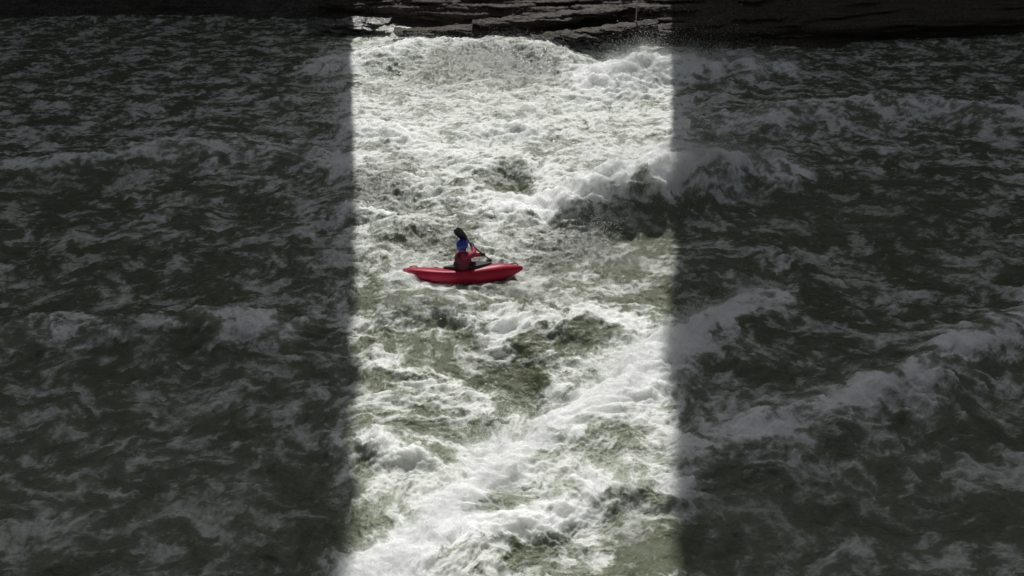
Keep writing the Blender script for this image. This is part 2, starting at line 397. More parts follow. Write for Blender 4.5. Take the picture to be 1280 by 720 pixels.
# waves, chop and boils
swell = 0.16 * fbm2(XW * 0.28, YW * 0.42, 3, 31)
chop = fbm2(FX * 0.9 + 0.3 * X, FY * 1.2 + 0.3 * YN, 4, 32, 0.5, kind='r')
puff = fbm2(FX * 1.25, FY * 1.5, 4, 33, 0.55, kind='b')
puffs = fbm2(FX * 4.2, FY * 5.0, 4, 34, 0.6, kind='b')
rip = fbm2(X * 3.2, YN * 4.4, 4, 35, 0.6, kind='r')
calm = 1 - 0.75 * np.clip(blob(785, 279, 62, 14) + blob(530, 394, 62, 11) + blob(800, 670, 60, 60) + 0.6 * blob(655, 462, 55, 34) + .5 * blob(800, 322, 60, 22), 0, 1)
big = np.clip(fA, 0, 1)
dgn = np.exp(-(CREST_D['diagonal breaker'][0] / .55) ** 2)
rb = np.exp(-(CREST_D['right breaker'][0] / .9) ** 2) + np.exp(-(CREST_D['pile by far bank'][0] / 1.2) ** 2)
hgt = hA + rb * .28 * fbm2(X * .85, YN * 1.0, 2, 37, .5, kind='b') + swell + grey * .05 * rip + calm * (0.10 * chop + foam * (0.13 + 0.10 * big) * (1 - .65 * dgn) * (1 - .4 * np.clip(rb, 0, 1)) * puff + foam * (0.045 + 0.04 * big) * (1 - .4 * dgn) * puffs + (1 - foam) * 0.035 * rip)
# the kayak sits in its own hollow
KX, KY = (float(a) for a in P(579, 349, 0.0))
kd = np.sqrt(((X - KX) / 1.55) ** 2 + ((Y - KY) / 0.62) ** 2)
km = 1 - sstep(0.75, 1.7, kd)
KZ = 0.02
hgt = hgt * (1 - km) + km * (KZ + 0.30 * (hgt - 0.1))
# the bow rises free, the stern is awash
hgt += 0.05 * np.exp(-((kd - .75) / .18) ** 2) * (1 + 2 * noise(X * 3, Y * 4, 58)) 
hgt += 0.22 * np.exp(-(((X - (KX - 1.42)) / .42) ** 2 + ((Y - KY + .2) / .4) ** 2))
# breakers lean over toward the camera
lean = np.zeros_like(X)
for k, am in (('right breaker', .20), ('diagonal breaker', .04), ('pile by far bank', .3)):
    d, s, A = CREST_D[k]
    lean += am * np.clip(A, 0, 2) * np.exp(-(d / 0.55) ** 2) * (0.7 + 0.6 * puff)
Yd = Y - lean
Xd = X + 0.06 * puff * foam

co = np.stack([Xd, Yd, hgt], -1).reshape(-1, 3)
fc = grid_faces(len(vs), len(us))[:, ::-1]
me = np_mesh('river', co, fc)
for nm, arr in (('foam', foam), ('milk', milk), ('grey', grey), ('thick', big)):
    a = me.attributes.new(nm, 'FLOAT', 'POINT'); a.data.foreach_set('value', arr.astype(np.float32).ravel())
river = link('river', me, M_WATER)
tag(river, 'churning olive green whitewater river with foam and breaking waves', 'river', kind='structure')

# ------------------------------------------------------------------ spray thrown off the breakers
def tets(pos, size):
    base = np.array([(1, 1, 1), (1, -1, -1), (-1, 1, -1), (-1, -1, 1)], float) / 1.732
    n = len(pos)
    q = rng.normal(size=(n, 4)); q /= np.linalg.norm(q, axis=1, keepdims=True)
    w_, x_, y_, z_ = q.T
    Rm = np.stack([1 - 2 * (y_ * y_ + z_ * z_), 2 * (x_ * y_ - z_ * w_), 2 * (x_ * z_ + y_ * w_),
                   2 * (x_ * y_ + z_ * w_), 1 - 2 * (x_ * x_ + z_ * z_), 2 * (y_ * z_ - x_ * w_),
                   2 * (x_ * z_ - y_ * w_), 2 * (y_ * z_ + x_ * w_), 1 - 2 * (x_ * x_ + y_ * y_)], -1).reshape(n, 3, 3)
    v = np.einsum('nij,kj->nki', Rm, base) * size[:, None, None] + pos[:, None, :]
    f = (np.arange(n) * 4)[:, None, None] + np.array([(0, 1, 2), (0, 3, 1), (0, 2, 3), (1, 3, 2)])[None]
    return v.reshape(-1, 3), f.reshape(-1, 3)

PS, SZ = [], []
def spray_from(key, count, rise, spread, smin=.004, smax=.013, lo=0.0):
    d, s, A = CREST_D[key]
    wgt = np.exp(-(d / spread) ** 2) * np.clip(A - lo, 0, 2) * np.clip(0.4 + 1.2 * puff, 0.05, 2) * (np.abs(U0 - 640) < 640)
    cell = np.abs(np.gradient(X, axis=1) * np.gradient(Y, axis=0))
    p = (wgt * cell).ravel(); c = np.cumsum(p); 
    idx = np.searchsorted(c, rng.random(count) * c[-1])
    up = np.minimum(rng.exponential(rise, count), rise * 5)
    pos = np.stack([Xd.ravel()[idx] + rng.normal(0, .05 + .35 * up), Yd.ravel()[idx] + rng.normal(0, .05 + .35 * up), hgt.ravel()[idx] + up - .01], -1)
    PS.append(pos); SZ.append(smin + (smax - smin) * rng.random(count) ** 3)
spray_from('right breaker', 100000, .16, .75, .003, .008)
spray_from('diagonal breaker', 80000, .07, .36, .0025, .006)
spray_from('pile by far bank', 60000, .22, 1.0, .005, .012)
spray_from('diagonal breaker', 9000, .16, .4, .003, .008, .2)
spray_from('diagonal breaker', 1500, .22, .3, .005, .014, .1)
spray_from('right breaker', 1500, .40, .5, .007, .018, .2)
spray_from('pile by far bank', 1200, .5, .6, .01, .024, .3)
spray_from('far chute edge', 4000, .10, .8, .006, .016)
spray_from('far left boil', 4000, .10, 1.0, .006, .016)
spray_from('wave before kayak', 14000, .05, .3, .003, .006)
# a burst of drops at the foot of the diagonal breaker
bx, by = P(625, 545, .3); n = 900
up = np.abs(rng.normal(0, .22, n)); ax = rng.normal(0, .38, n)
PS.append(np.stack([bx + ax, by + rng.normal(0, .22, n) + .1 + .3 * ax, .2 + up], -1)); SZ.append(.004 + .012 * rng.random(n) ** 2)
bx, by = P(748, 268, .5); n = 500
PS.append(np.stack([bx + rng.normal(0, .3, n), by + rng.normal(0, .2, n) - .3, .2 + np.abs(rng.normal(0, .2, n))], -1)); SZ.append(.005 + .012 * rng.random(n) ** 2)
bx, by = P(790, 660, .2); n = 40
PS.append(np.stack([bx + rng.normal(0, .5, n), by + rng.normal(0, .45, n), .1 + np.abs(rng.normal(0, .2, n))], -1)); SZ.append(.005 + .006 * rng.random(n))
n = 3500; ax = rng.normal(-.40, .10, n)
PS.append(np.stack([KX - .75 + ax * 1.6, KY + rng.normal(0, .2, n), .16 + rng.exponential(.05, n)], -1)); SZ.append(.003 + .005 * rng.random(n))
pos = np.concatenate(PS); sz = np.concatenate(SZ)
v, f = tets(pos, sz)
spray = link('spray', np_mesh('spray', v, f), M_SPRAY, smooth=False)
tag(spray, 'white spray and droplets thrown up along the breaking wave crests', 'spray', kind='stuff')

# ------------------------------------------------------------------ far bank
def strata(x, z, y=0.0, seed=60):
    zz = z + 0.10 * x + 0.25 * noise(x * .15, z * .2 + y, seed)
    st = np.abs(((zz * 2.1 + 0.5 * noise(x * .3, zz * .4, seed + 1)) % 1.0) - 0.5) * 2
    st2 = np.abs(((zz * 5.7 + 0.8 * noise(x * .5, zz * .8, seed + 2)) % 1.0) - 0.5) * 2
    return 0.65 * sstep(.15, .75, st) + 0.35 * sstep(.2, .7, st2)

bxs = axis([(-80, -14, .8), (-14, 14, 0.055), (14, 80, .8)])
bzs = np.concatenate([np.arange(-1.2, 3.6, .03), np.arange(3.6, 7.6, .2)])
BX, BZ = np.meshgrid(bxs, bzs)
ZD = BZ - .055 * np.clip(BX, -16, 16) + .22 * noise(BX * .16, BX * 0 + 5.5, 61) + .05 * noise(BX * .9, BX * 0 + 2.5, 62)   # the beds dip to the left
edges = np.cumsum(np.random.default_rng(5).choice([.12, .17, .24, .34, .5], 60)) - 2.6
lay = np.searchsorted(edges, ZD)
lo_e = edges[np.clip(lay - 1, 0, 59)]; hi_e = edges[np.clip(lay, 0, 59)]
ft = np.clip((ZD - lo_e) / (hi_e - lo_e + 1e-6), 0, 1)
prot = .55 * noise(BX * .22, lay * 7.73, 63) + .28 * noise(BX * .8, lay * 3.17, 64) + .10 * noise(BX * 2.6, lay * 5.3, 65) + .05 * noise(BX * 7, lay * 2.3, 68)
front = 44.2 - .30 * np.clip(BX, -11, 9) + .22 * np.clip(np.abs(BX - 1) - 9.5, 0, 26) + .5 * noise(BX * .12, BX * 0 + 1.7, 66)
under = 1.1 * np.exp(-((BZ - .25) / .42) ** 2)                       # the river has cut in under the lowest beds
BY = front + 1.7 * np.maximum(.42 * lo_e + .58 * ZD, -.2) - prot + under - .10 * np.sqrt(np.clip(ft * (1 - ft), 0, 1)) \
     + .07 * fbm2(BX * 2.2, BZ * 5, 4, 67) + .03 * noise(BX * 9, BZ * 14, 69)
BZ2 = BZ + .05 * fbm2(BX * 1.5, BY * 1.5, 3, 70)
back = np.stack([bxs, np.full(len(bxs), 72.0), np.full(len(bxs), 8.4)], -1)
pts = np.concatenate([np.stack([BX, BY, BZ2], -1).reshape(-1, 3), back])
me = np_mesh('riverbank', pts, grid_faces(len(bzs) + 1, len(bxs)))
bank = link('riverbank', me, M_ROCK, smooth=False)
tag(bank, 'dark wet layered rock bank across the far side of the river', 'riverbank', kind='structure')

def slab(name, label, u0, v0, u1, v1, y, depth, thick, seed, tilt=0.0, mat=None, taper=0.35):
    """a bedded rock slab whose top front edge runs between two photo positions"""
    zf = lambda v: H - y * (SP - (360 - v) / FPX * CP) / (CP + (360 - v) / FPX * SP)
    z0, z1 = zf(v0), zf(v1)
    d0 = y * CP + (H - z0) * SP; d1 = y * CP + (H - z1) * SP
    x0, x1 = (u0 - 640) / FPX * d0, (u1 - 640) / FPX * d1
    L = math.hypot(x1 - x0, z1 - z0); cx, cz = (x0 + x1) / 2, (z0 + z1) / 2
    nu = max(30, int(L / .05)); prof_n = 110
    t = np.linspace(0, 1, nu); ph = np.linspace(0, 2 * np.pi, prof_n, endpoint=False)
    T, PH = np.meshgrid(t, ph, indexing='ij')
    sq = lambda c, e: np.sign(c) * np.abs(c) ** e
    end = np.clip(np.minimum(T, 1 - T) / taper * (1 + .5 * noise(T * 5, T * 0 + 1.3, seed)), 0, 1) ** 0.6
    yy = sq(np.cos(PH), .85) * depth / 2 * (0.5 + .5 * end); zz = sq(np.sin(PH), .9) * thick / 2 * end
    xx = (T - .5) * L
    wx = xx + cx
    zz = zz - thick / 2 * end
    front = yy < 0
    yy = yy + 0.40 * strata(wx, zz * 1.6, 0, seed) * (np.cos(PH) < .3) * -1 * end + .22 * noise(wx * .6, PH * 0 + seed, seed) + 0.10 * fbm2(wx * 1.7, zz * 4 + yy, 4, seed + 2)
    yy = yy + .06 * fbm2(wx * 4, zz * 9, 3, seed + 5)
    zz = zz + 0.20 * fbm2(wx * 1.1, yy * 2.0, 5, seed + 3, .6) + .05 * fbm2(wx * 5, yy * 6, 3, seed + 7) + tilt * (yy + depth / 2)
    zz = zz + (wx - cx) * (z1 - z0) / (x1 - x0)
    cov_ = np.stack([xx, yy + depth / 2, zz], -1).reshape(-1, 3)
    fcs = grid_faces(nu, prof_n, wrap=True)
    me = np_mesh(name, cov_, fcs[:, ::-1])
    o = link(name, me, mat or M_SLAB, smooth=False); o.location = (cx, y, cz)
    return tag(o, label, 'rock', 'bedded rock ledges along the far bank')
slab('rock_ledge', 'low black ledge shelf at left, lying just above the far foam', 490, 41, 650, 31, 43.6, 1.4, .55, 71, tilt=-.02)
slab('rock_ledge', 'flat shelf over which thin bright water trickles, leftmost rock above the rapids', 380, 31, 486, 29, 45.0, 1.8, .5, 76, tilt=.06, mat=M_WET)
slab('rock_ledge', 'large brown layered ledge rising to the right, above the black undercut', 590, 30, 800, 8, 43.2, 1.6, .6, 72, tilt=-.03, taper=.5)
slab('rock_ledge', 'tilted slab carrying the thin pole at the right of the far bank', 664, 48, 824, 28, 41.6, 1.4, .45, 73, tilt=-.02)
slab('rock_ledge', 'short blocky ledge at the right end beside the tilted slab', 812, 36, 870, 33, 41.6, 1.2, .5, 74, tilt=0)

# thin pole standing on the tilted slab
px_, py_ = 795, 42.1
zb = H - py_ * (SP - (360 - 27) / FPX * CP) / (CP + (360 - 27) / FPX * SP)
xb = (px_ - 640) / FPX * (py_ * CP + (H - zb) * SP)
root = bpy.data.objects.new('pole', None); COL.objects.link(root); root.location = (xb, py_, zb)
tag(root, 'thin pale grey pole standing upright on the tilted rock slab', 'pole')
bm = bmesh.new()
bmesh.ops.create_cone(bm, cap_ends=True, segments=12, radius1=.032, radius2=.026, depth=3.2, matrix=Matrix.Translation((0, 0, 1.45)))
bm_obj('shaft', bm, M_METAL, root)
bm = bmesh.new()
bmesh.ops.create_cone(bm, cap_ends=True, segments=14, radius1=.09, radius2=.05, depth=.12, matrix=Matrix.Translation((0, 0, -.02)))
bm_obj('base', bm, M_METAL, root)

# unseen rock walls, added and shaped to shade both sides of a sunlit strip
gl = [P(842, v)[0] / (P(842, v)[1] + H * SP / CP) for v in (100., 600.)]
SL = float(np.mean(gl))
def shade_cliff(sgn):
    zs = np.concatenate([np.arange(-1, 76, 1.0), [76]])
    rings = []
    for z in zs:
        y0 = 51 + .05 * z
        lead = lambda y: SL * (y - z * COT + H * SP / CP) + .10
        xe = lead(y0); ye = y0 + 22; xe2 = lead(ye)
        nf, nsd = 60, 26
        tf = np.linspace(0, 1, nf) ** 1.6
        fx_ = 90 + (xe - 90) * (1 - (1 - tf) ** 1.0)
        fx_ = xe + (90 - xe) * (np.linspace(1, 0, nf) ** 2)
        fy_ = np.full(nf, y0)
        st = np.linspace(0, 1, nsd)[1:]
        sx_ = xe + (xe2 - xe) * st; sy_ = y0 + 22 * st
        bx_ = np.linspace(xe2, 90, 12)[1:]; by_ = np.full(11, ye)
        x = np.concatenate([fx_, sx_, bx_]); y = np.concatenate([fy_, sy_, by_])
        zz = np.full(len(x), z)
        s1 = strata(x * sgn * .5, zz * .35 + 3, 0, 81)
        ny = 1.2 * noise(x * .12 * sgn, zz * .12, 82) + .8 * s1 + .5 * noise(x * .5 * sgn, zz * .6, 83)
        fr = np.concatenate([np.ones(nf), np.linspace(1, 0, nsd - 1), np.zeros(11)])
        edge = np.concatenate([np.zeros(nf - 1), np.ones(nsd), np.zeros(11)])
        y = y - ny * fr
        x = x + edge * (0.28 * noise(zz * .5, y * .25, 84 + sgn) + .14 * noise(zz * 1.7, y * .6, 86 + sgn))
        rings.append(np.stack([sgn * x, y, zz], -1))
    n = len(rings[0]); k = len(rings)
    co = np.concatenate(rings); fcs = grid_faces(k, n, wrap=True)
    me = bpy.data.meshes.new('shade_cliff')
    me.from_pydata(co.tolist(), [], [tuple(q) for q in (fcs if sgn < 0 else fcs[:, ::-1])] + [tuple(range((k - 1) * n, k * n))])
    o = link('shade_cliff', me, M_SHADE_CLIFF, smooth=False)
    return tag(o, 'unseen layered rock wall added to shade the river, behind the %s half of the far bank' % ('left' if sgn < 0 else 'right'), 'shade_cliff', kind='structure')
shade_cliff(-1); shade_cliff(1)
# forest floor behind the bank, out to the horizon
me = bpy.data.meshes.new('ground')
me.from_pydata([(-1500, 66, 7.9), (1500, 66, 7.9), (1500, 2200, 30), (-1500, 2200, 30)], [], [(0, 1, 2, 3)])
tag(link('ground', me, M_GROUND, smooth=False), 'brown forest floor behind the far rocks', 'ground', kind='structure')
# near bank below the viewpoint
gx, gs = np.meshgrid(np.linspace(-60, 60, 160), np.linspace(0, 1, 40))
gy = 4.6 - 4.2 * gs ** .8; gz = -1.0 + 8.0 * gs
gy = gy + .4 * noise(gx * .4, gs * 4, 91) - .5 * sstep(.3, .8, gs) ; gz = gz + .3 * noise(gx * .5, gs * 5, 92)
gy = np.where(gs > .97, -12, gy)
tag(link('near_riverbank', np_mesh('near_riverbank', np.stack([gx, gy, gz], -1).reshape(-1, 3), grid_faces(40, 160)), M_ROCK), 'rock slope below the viewpoint', 'riverbank', kind='structure')

# ------------------------------------------------------------------ kayak
kay = bpy.data.objects.new('kayak', None); COL.objects.link(kay)
kay.location = (KX, KY, KZ); kay.rotation_euler = (R(-22), R(0.8), R(2.0))
tag(kay, 'red plastic whitewater kayak carrying a paddler across the rapids', 'kayak')
HL = 1.34
def kayak_sec(x):
    xs_ = [-1.34, -1.30, -1.15, -.85, -.45, 0, .45, .85, 1.15, 1.28, 1.34]
    hw = np.interp(x, xs_, [.035, .085, .165, .255, .315, .33, .30, .215, .11, .05, .02])
    zk = np.interp(x, xs_, [.165, .115, .03, -.085, -.155, -.170, -.15, -.06, .075, .15, .20])
    zs_ = np.interp(x, xs_, [.195, .19, .175, .155, .145, .145, .165, .20, .235, .25, .255])
    zd = np.interp(x, xs_, [.215, .235, .255, .255, .225, .225, .315, .345, .31, .28, .268])
    return hw, zk, zs_, zd
nx, nphi = 90, 48
xs_k = HL * np.sin(np.linspace(-np.pi / 2, np.pi / 2, nx)) ; xs_k = .5 * xs_k + .5 * np.linspace(-HL, HL, nx)
ker = np.ones(7) / 7
secs = np.array([kayak_sec(x) for x in xs_k])
for k in range(4):
    p_ = np.pad(secs[:, k], 3, mode='edge'); sm = np.convolve(p_, ker, 'valid'); secs[:, k] = sm
ph = np.linspace(0, 2 * np.pi, nphi, endpoint=False)
sq = lambda c, e: np.sign(c) * np.abs(c) ** e
def hull_pt(i, a):
    hw, zk, zs_, zd = secs[i]
    c, s = np.cos(a), np.sin(a)
    y = hw * (sq(c, .72) if s < 0 else sq(c, 1.0)); z = zs_ + (zd - zs_) * abs(s) ** 1.15 if s >= 0 else zs_ - (zs_ - zk) * abs(s) ** .75
    return y, z
bm = bmesh.new(); rows = []
for i in range(nx):
    rows.append([bm.verts.new((xs_k[i], *hull_pt(i, a))) for a in ph])
CX, CA, CB = 0.10, 0.52, 0.24        # cockpit ellipse
for i in range(nx - 1):
    for j in range(nphi):
        q = (rows[i][j], rows[i][(j + 1) % nphi], rows[i + 1][(j + 1) % nphi], rows[i + 1][j])
        mx = sum(v.co.x for v in q) / 4; my = sum(v.co.y for v in q) / 4
        top = all(math.sin(ph[(j + d) % nphi]) > -.01 for d in (0, 1))
        if top and ((mx - CX) / CA) ** 2 + (my / CB) ** 2 < .80: continue
        bm.faces.new(q)
bm.faces.new(rows[0]); bm.faces.new(rows[-1][::-1])
hull = bm_obj('hull', bm, M_KAYAK, kay)

def deck_z(x, y):
    hw, zk, zs_, zd = (float(np.interp(x, xs_k, secs[:, k])) for k in range(4))
    c = min(1, abs(y) / max(hw, 1e-3)); s = math.sqrt(max(0, 1 - c * c))
    return zs_ + (zd - zs_) * s ** 1.15
def rim_z(x, y): return max(deck_z(x, y * .8), .225 + .05 * (x - CX + CA) ) + .012
def sweep(bm, pts, rad, seg=10, closed=False, flat=1.0):
    n = len(pts); rings = []
    for i, p in enumerate(pts):
        p = Vector(p)
        a = Vector(pts[(i - 1) % n]) if (closed or i > 0) else p; b = Vector(pts[(i + 1) % n]) if (closed or i < n - 1) else p
        t = (b - a).normalized(); up = Vector((0, 0, 1)) if abs(t.z) < .9 else Vector((1, 0, 0))
        s = t.cross(up).normalized(); u = s.cross(t)
        r = rad[i] if hasattr(rad, '__len__') else rad
        rings.append([bm.verts.new(p + s * (r * math.cos(k * 2 * math.pi / seg)) + u * (r * flat * math.sin(k * 2 * math.pi / seg))) for k in range(seg)])
    for i in range(n if closed else n - 1):
        A, B = rings[i], rings[(i + 1) % n]
        for k in range(seg): bm.faces.new((A[k], A[(k + 1) % seg], B[(k + 1) % seg], B[k]))
    if not closed: bm.faces.new(rings[0][::-1]); bm.faces.new(rings[-1])
rimpts = []
for k in range(64):
    a = 2 * math.pi * k / 64; x = CX + CA * math.cos(a); y = CB * math.sin(a)
    rimpts.append((x, y, rim_z(x, y)))
bm = bmesh.new(); sweep(bm, rimpts, .026, 10, True, 0.8)
bm_obj('cockpit_rim', bm, M_RIM, kay)
for x0, d in ((1.16, 1), (-1.12, -1)):
    bm = bmesh.new()
    zt = deck_z(x0, 0)
    sweep(bm, [(x0 - .10 * d, 0, zt - .01 + (deck_z(x0 - .10 * d, 0) - zt)), (x0 - .08 * d, 0, zt + .02), (x0, 0, zt + .028), (x0 + .06 * d, 0, zt + .012), (x0 + .075 * d, 0, deck_z(x0 + .075 * d, 0) - .01)], .012, 8)
    bm_obj('grab_handle', bm, M_RIM, kay)

# ------------------------------------------------------------------ the paddler
man = bpy.data.objects.new('person', None); COL.objects.link(man)
man.location = kay.location; man.rotation_euler = (R(-4), R(-1.5), R(2.0))
tag(man, 'seated paddler in blue helmet and crimson jacket, turned away, swinging a black paddle', 'person')

def skin(name, pts, edges, mat, parent, root=0, sub=2):
    """pts: name -> (x, y, z, rx, ry)"""
    keys = list(pts); ix = {k: i for i, k in enumerate(keys)}
    me = bpy.data.meshes.new(name + '_cage')
    me.from_pydata([pts[k][:3] for k in keys], [(ix[a], ix[b]) for a, b in edges], [])
    o = bpy.data.objects.new(name + '_cage', me); COL.objects.link(o)
    md = o.modifiers.new('skin', 'SKIN'); md.use_smooth_shade = True
    sv = me.skin_vertices[0].data if me.skin_vertices else None
    if sv is None:
        me.skin_vertices.new() if hasattr(me.skin_vertices, 'new') else None
        sv = me.skin_vertices[0].data
    for k in keys:
        p = pts[k]; sv[ix[k]].radius = (p[3], p[4] if len(p) > 4 else p[3]); sv[ix[k]].use_root = False
    sv[root].use_root = True
    ms = o.modifiers.new('sub', 'SUBSURF'); ms.levels = sub; ms.render_levels = sub
    dg = bpy.context.evaluated_depsgraph_get(); dg.update()
    m2 = bpy.data.meshes.new_from_object(o.evaluated_get(dg))
    bpy.data.objects.remove(o); bpy.data.meshes.remove(me)
    m2.materials.clear()
    return link(name, m2, mat, parent)

# paddle axis
TU, TL = Vector((-.08, -.16, 1.17)), Vector((.66, .96, -.02))
PD = (TL - TU).normalized(); PLEN = (TL - TU).length
pad_at = lambda t: TU + PD * t
HR, HLh = pad_at(.74), pad_at(1.30)
SHR, SHL = Vector((.09, -.17, .545)), Vector((-.03, .18, .54))
def elbow(s, h, l1, l2, hint):
    d = h - s; L = min(d.length, (l1 + l2) * .995); a = (l1 * l1 - l2 * l2 + L * L) / (2 * L)
    b = math.sqrt(max(0, l1 * l1 - a * a)); n = d.normalized()
    hv = (hint - n * hint.dot(n)).normalized()
    return s + n * a + hv * b
ER = elbow(SHR, HR, .30, .27, Vector((.6, -.5, -.4))); EL = elbow(SHL, HLh, .30, .29, Vector((.4, .0, -1)))
HC = Vector((.02, .02, .775))          # head centre
yaw = R(38); hd = lambda fx, lx, z: HC + Vector((fx * math.cos(yaw) - lx * math.sin(yaw), fx * math.sin(yaw) + lx * math.cos(yaw), z))

def body_pts(grow=0.0, legs=True, head=True, hands=True):
    g = grow; p = {}
    def put(k, v, r, r2=None): p[k] = (v[0], v[1], v[2], r + g, (r2 or r) + g)
    g = grow if grow else -.035
    put('pelvis', (-.03, 0, .12), .135, .11)
    put('waist', (-.02, 0, .27), .13, .10); put('ribs', (.0, 0, .42), .15, .11); put('chest', (.025, .003, .50), .13, .10)
    put('sr', SHR * .88 + Vector((.03, 0, .53)) * .12, .075); put('er', ER, .048); put('wr', HR - (HR - ER).normalized() * .07, .034)
    put('sl', SHL * .88 + Vector((.03, 0, .53)) * .12, .075); put('el', EL, .048); put('wl', HLh - (HLh - EL).normalized() * .07, .034)
    e = [('pelvis', 'waist'), ('waist', 'ribs'), ('ribs', 'chest'), ('chest', 'sr'), ('sr', 'er'), ('er', 'wr'), ('chest', 'sl'), ('sl', 'el'), ('el', 'wl')]
    g = grow
    if head:
        put('neck', (.025, .01, .61), .055); put('jaw', hd(.02, 0, -.055), .066); put('skull', hd(-.01, 0, .03), .088); 
        e += [('chest', 'neck'), ('neck', 'jaw'), ('jaw', 'skull')]
    if legs:
        for s, n in ((-1, 'r'), (1, 'l')):
            put('hip' + n, (.05, s * .095, .08), .085); put('knee' + n, (.47, s * .16, .17), .058); put('ank' + n, (.80, s * .09, .10), .038); put('toe' + n, (.88, s * .09, .17), .032)
            e += [('pelvis', 'hip' + n), ('hip' + n, 'knee' + n), ('knee' + n, 'ank' + n), ('ank' + n, 'toe' + n)]
    return p, e

p, e = body_pts()
# hands closed round the shaft: palm, four bent fingers, thumb
def add_hand(tag_, H_, E_, side):
    f = (H_ - E_).normalized(); out = PD
    nrm = f.cross(out).normalized()          # away from the palm
    palm = H_ - f * .012 + nrm * .022
    k0 = 'w' + tag_
    p['p' + tag_] = (*palm, .034, .022); e.append((k0, 'p' + tag_))
    for q in range(4):
        o = (q - 1.5) * .019; ln = (.9, 1.0, .97, .8)[q]
        a = palm + out * o + f * .025; b = H_ + out * o + f * .040 * ln + nrm * .012
        c = H_ + out * o + f * .034 * ln - nrm * .020; d = H_ + out * o + f * .004 - nrm * .026
        for nme, vv, r in (('a', a, .0095), ('b', b, .009), ('c', c, .0085), ('d', d, .0075)):
            p[f'{tag_}{q}{nme}'] = (*vv, r, r)
        e.extend([('p' + tag_, f'{tag_}{q}a'), (f'{tag_}{q}a', f'{tag_}{q}b'), (f'{tag_}{q}b', f'{tag_}{q}c'), (f'{tag_}{q}c', f'{tag_}{q}d')])
    a = palm - out * .035 * side - f * .005; b = H_ - out * .03 * side - nrm * .018 - f * .018; c = H_ - out * .012 * side - nrm * .028 + f * .0
    for nme, vv, r in (('ta', a, .012), ('tb', b, .0105), ('tc', c, .0085)): p[tag_ + nme] = (*vv, r, r)
    e.extend([('p' + tag_, tag_ + 'ta'), (tag_ + 'ta', tag_ + 'tb'), (tag_ + 'tb', tag_ + 'tc')])
add_hand('r', HR, ER, 1); add_hand('l', HLh, EL, 1)
body = skin('body', p, e, M_SKIN, man)
# face features belong to the body mesh
bm = bmesh.new(); bm.from_mesh(body.data)
def ball(c, r, sc=(1, 1, 1)):
    ret = bmesh.ops.create_uvsphere(bm, u_segments=12, v_segments=8, radius=r)
    rot = Matrix.Rotation(yaw, 3, 'Z')
    for v in ret['verts']: v.co = rot @ Vector((v.co.x * sc[0], v.co.y * sc[1], v.co.z * sc[2])) + c
ball(hd(.088, 0, -.012), .016, (1, .7, 1.5)); ball(hd(.082, 0, -.058), .016, (.6, 1.6, .5))
for s in (-1, 1): ball(hd(.078, s * .031, .012), .012); ball(hd(0, s * .088, -.01), .022, (.8, .4, 1.3))
bm.to_mesh(body.data); bm.free()
body.data.polygons.foreach_set('use_smooth', np.ones(len(body.data.polygons), dtype=bool))

# jacket: torso and sleeves to the wrist
pj, ej = body_pts(.016, legs=False, head=False)
pj['pelvis'] = (-.03, 0, .17, .15, .125)
pj['col'] = (.027, .008, .645, .074, .074); ej.append(('chest', 'col'))
skin('jacket', pj, ej, M_JACKET, man)
# buoyancy vest over the jacket
vy = R(20)
def vpt(z, rx, ry, a):
    fx, fy = rx * math.cos(a), ry * math.sin(a)
    return (.012 + .03 * (z - .3) + fx * math.cos(vy) - fy * math.sin(vy), fx * math.sin(vy) + fy * math.cos(vy), z)
bm = bmesh.new(); rings = []
for z, rx, ry in ((.19, .120, .150), (.20, .150, .182), (.24, .160, .192), (.275, .152, .186), (.30, .160, .194), (.38, .172, .206), (.44, .175, .208), (.50, .172, .205), (.55, .155, .190), (.585, .12, .15), (.60, .085, .10)):
    rings.append([bm.verts.new(vpt(z * 1.03 + .006 * math.sin(5 * k), rx * 1.05, ry * 1.07, 2 * math.pi * k / 40)) for k in range(40)])
for A, B in zip(rings, rings[1:]):
    for k in range(40): bm.faces.new((A[k], A[(k + 1) % 40], B[(k + 1) % 40], B[k]))
vest = bm_obj('life_vest', bm, M_VEST, man)
for z, rx, ry in ((.285, .160, .192), (.40, .172, .204)):
    bm = bmesh.new()
    sweep(bm, [vpt(z, rx, ry, a) for a in np.linspace(0, 2 * math.pi, 40, endpoint=False)], .017, 8, True, 1.2)
    bm_obj('strap', bm, M_STRAP, vest)
# gloves
def cuff(Hh, E):
    f = (Hh - E).normalized()
    bm = bmesh.new(); sweep(bm, [Hh - f * .125, Hh - f * .10, Hh - f * .06, Hh - f * .02, Hh + f * .03, Hh + f * .052], [.046, .045, .043, .049, .048, .034], 14, False, .95)
    bm_obj('glove', bm, M_GLOVE, man)
cuff(HR, ER); cuff(HLh, EL)
# helmet
bm = bmesh.new()
bmesh.ops.create_uvsphere(bm, u_segments=32, v_segments=20, radius=1.0)
rot = Matrix.Rotation(yaw, 3, 'Z')
dead = []
for v in bm.verts:
    c = v.co
    low = -.80 if c.x < .25 else -.80 + (c.x - .25) * 1.15      # open at the face
    if c.z < low: dead.append(v)
for v in bm.verts: v.co = Vector((v.co.x * .142, v.co.y * .122, v.co.z * (.136 if v.co.z > 0 else .150) + .022))
bmesh.ops.delete(bm, geom=dead, context='VERTS')
for v in bm.verts: v.co = HC + rot @ v.co
hel = bm_obj('helmet', bm, M_HELMET, man)
sm = hel.modifiers.new('thick', 'SOLIDIFY'); sm.thickness = .012; sm.offset = -1
bm = bmesh.new()
sweep(bm, [hd(.105, s * .085, .055 - abs(s) * .005) for s in np.linspace(-1, 1, 9)] and
      [hd(.135 * math.cos(a), .122 * math.sin(a), .048) for a in np.linspace(-1.1, 1.1, 14)], .012, 8, False, .6)
bm_obj('visor', bm, M_HELMET, hel)
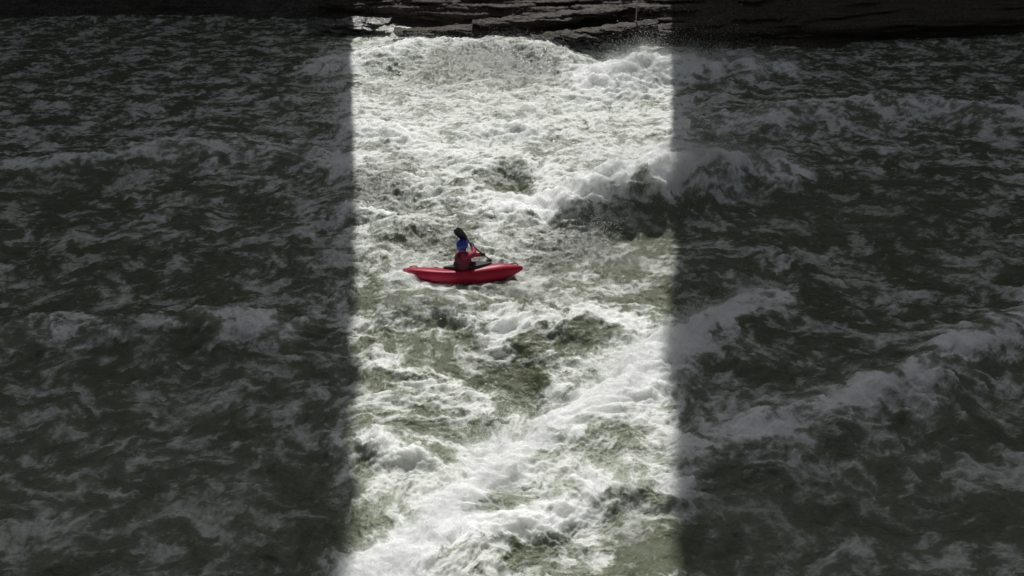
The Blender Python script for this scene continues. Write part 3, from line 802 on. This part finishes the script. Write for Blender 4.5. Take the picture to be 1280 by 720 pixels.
bm = bmesh.new()
sweep(bm, [hd(.03 * math.cos(a) * 0 + .02, .106 * math.cos(a), -.055 - .085 * math.sin(a)) for a in np.linspace(0, math.pi, 14)], .008, 6)
bm_obj('chin_strap', bm, M_STRAP, hel)
K2M = man.rotation_euler.to_matrix().inverted() @ kay.rotation_euler.to_matrix()
# spray skirt from the waist out over the rim
bm = bmesh.new(); rings = []
for t in (0, .12, .3, .55, .8, .95, 1.0, 1.04):
    rg = []
    for k in range(64):
        a = 2 * math.pi * k / 64
        wx_, wy_ = -.02 + .165 * math.cos(a), .155 * math.sin(a)
        rx_, ry_ = CX + (CA + .022) * math.cos(a), (CB + .022) * math.sin(a)
        tt = min(t, 1)
        x = wx_ + (rx_ - wx_) * tt; y = wy_ + (ry_ - wy_) * tt
        zr = rim_z(CX + CA * math.cos(a), CB * math.sin(a)) + .026
        z = zr + (.40 - zr) * max(0, 1 - tt / .2) ** 1.3 * (t < .2) + .02 * math.sin(math.pi * tt)
        if t > 1: z = zr - .05
        q = Vector((x, y, z))
        rg.append(bm.verts.new(q.lerp(K2M @ q, sstep(.1, .5, tt))))
    rings.append(rg)
for A, B in zip(rings, rings[1:]):
    for k in range(64): bm.faces.new((A[k], A[(k + 1) % 64], B[(k + 1) % 64], B[k]))
bm_obj('spray_skirt', bm, M_SKIRT, man)

# ------------------------------------------------------------------ paddle
pad = bpy.data.objects.new('paddle', None); COL.objects.link(pad)
pad.location = kay.location; pad.rotation_euler = man.rotation_euler
tag(pad, 'black double bladed paddle held across the paddler, upper blade above the helmet', 'paddle')
bm = bmesh.new(); sweep(bm, [pad_at(t) for t in np.linspace(.40, PLEN - .40, 12)], .0185, 12)
bm_obj('shaft', bm, M_PADDLE, pad)
def blade(t0, t1, side_dir):
    ax = (pad_at(t1) - pad_at(t0)).normalized(); L = abs(t1 - t0)
    s = (side_dir - ax * side_dir.dot(ax)).normalized(); n = ax.cross(s)
    bm = bmesh.new(); top, bot = [], []
    us_ = np.linspace(0, 1, 18); ws_ = np.linspace(-1, 1, 9)
    for sgn, store in ((1, top), (-1, bot)):
        for uu in us_:
            wd = .094 * float(np.interp(uu, [0, .1, .3, .55, .8, .93, 1], [.16, .30, .74, .97, 1, .82, .42]))
            row = []
            for q in ws_:
                th = .009 * (1 - q * q) * (1 - .6 * uu) + .0025
                c = pad_at(t0) + ax * (uu * L) + s * (wd * q + .012 * uu) + n * (.055 * uu * uu + .02 * q * q * uu + sgn * th)
                row.append(bm.verts.new(c))
            store.append(row)
        for A, B in zip(store, store[1:]):
            for k in range(8): bm.faces.new((A[k], A[k + 1], B[k + 1], B[k]))
    edge = lambda st: [r[0] for r in st] + st[-1][1:-1] + [r[-1] for r in st[::-1]] + st[0][-2:0:-1]
    a, b = edge(top), edge(bot)
    for k in range(len(a)): bm.faces.new((a[k], a[(k + 1) % len(a)], b[(k + 1) % len(a)], b[k]))
    bm_obj('blade', bm, M_PADDLE, pad)
blade(.56, -.02, Vector((.75, 0, .62))); blade(PLEN - .54, PLEN, Vector((0, .89, -.45)))
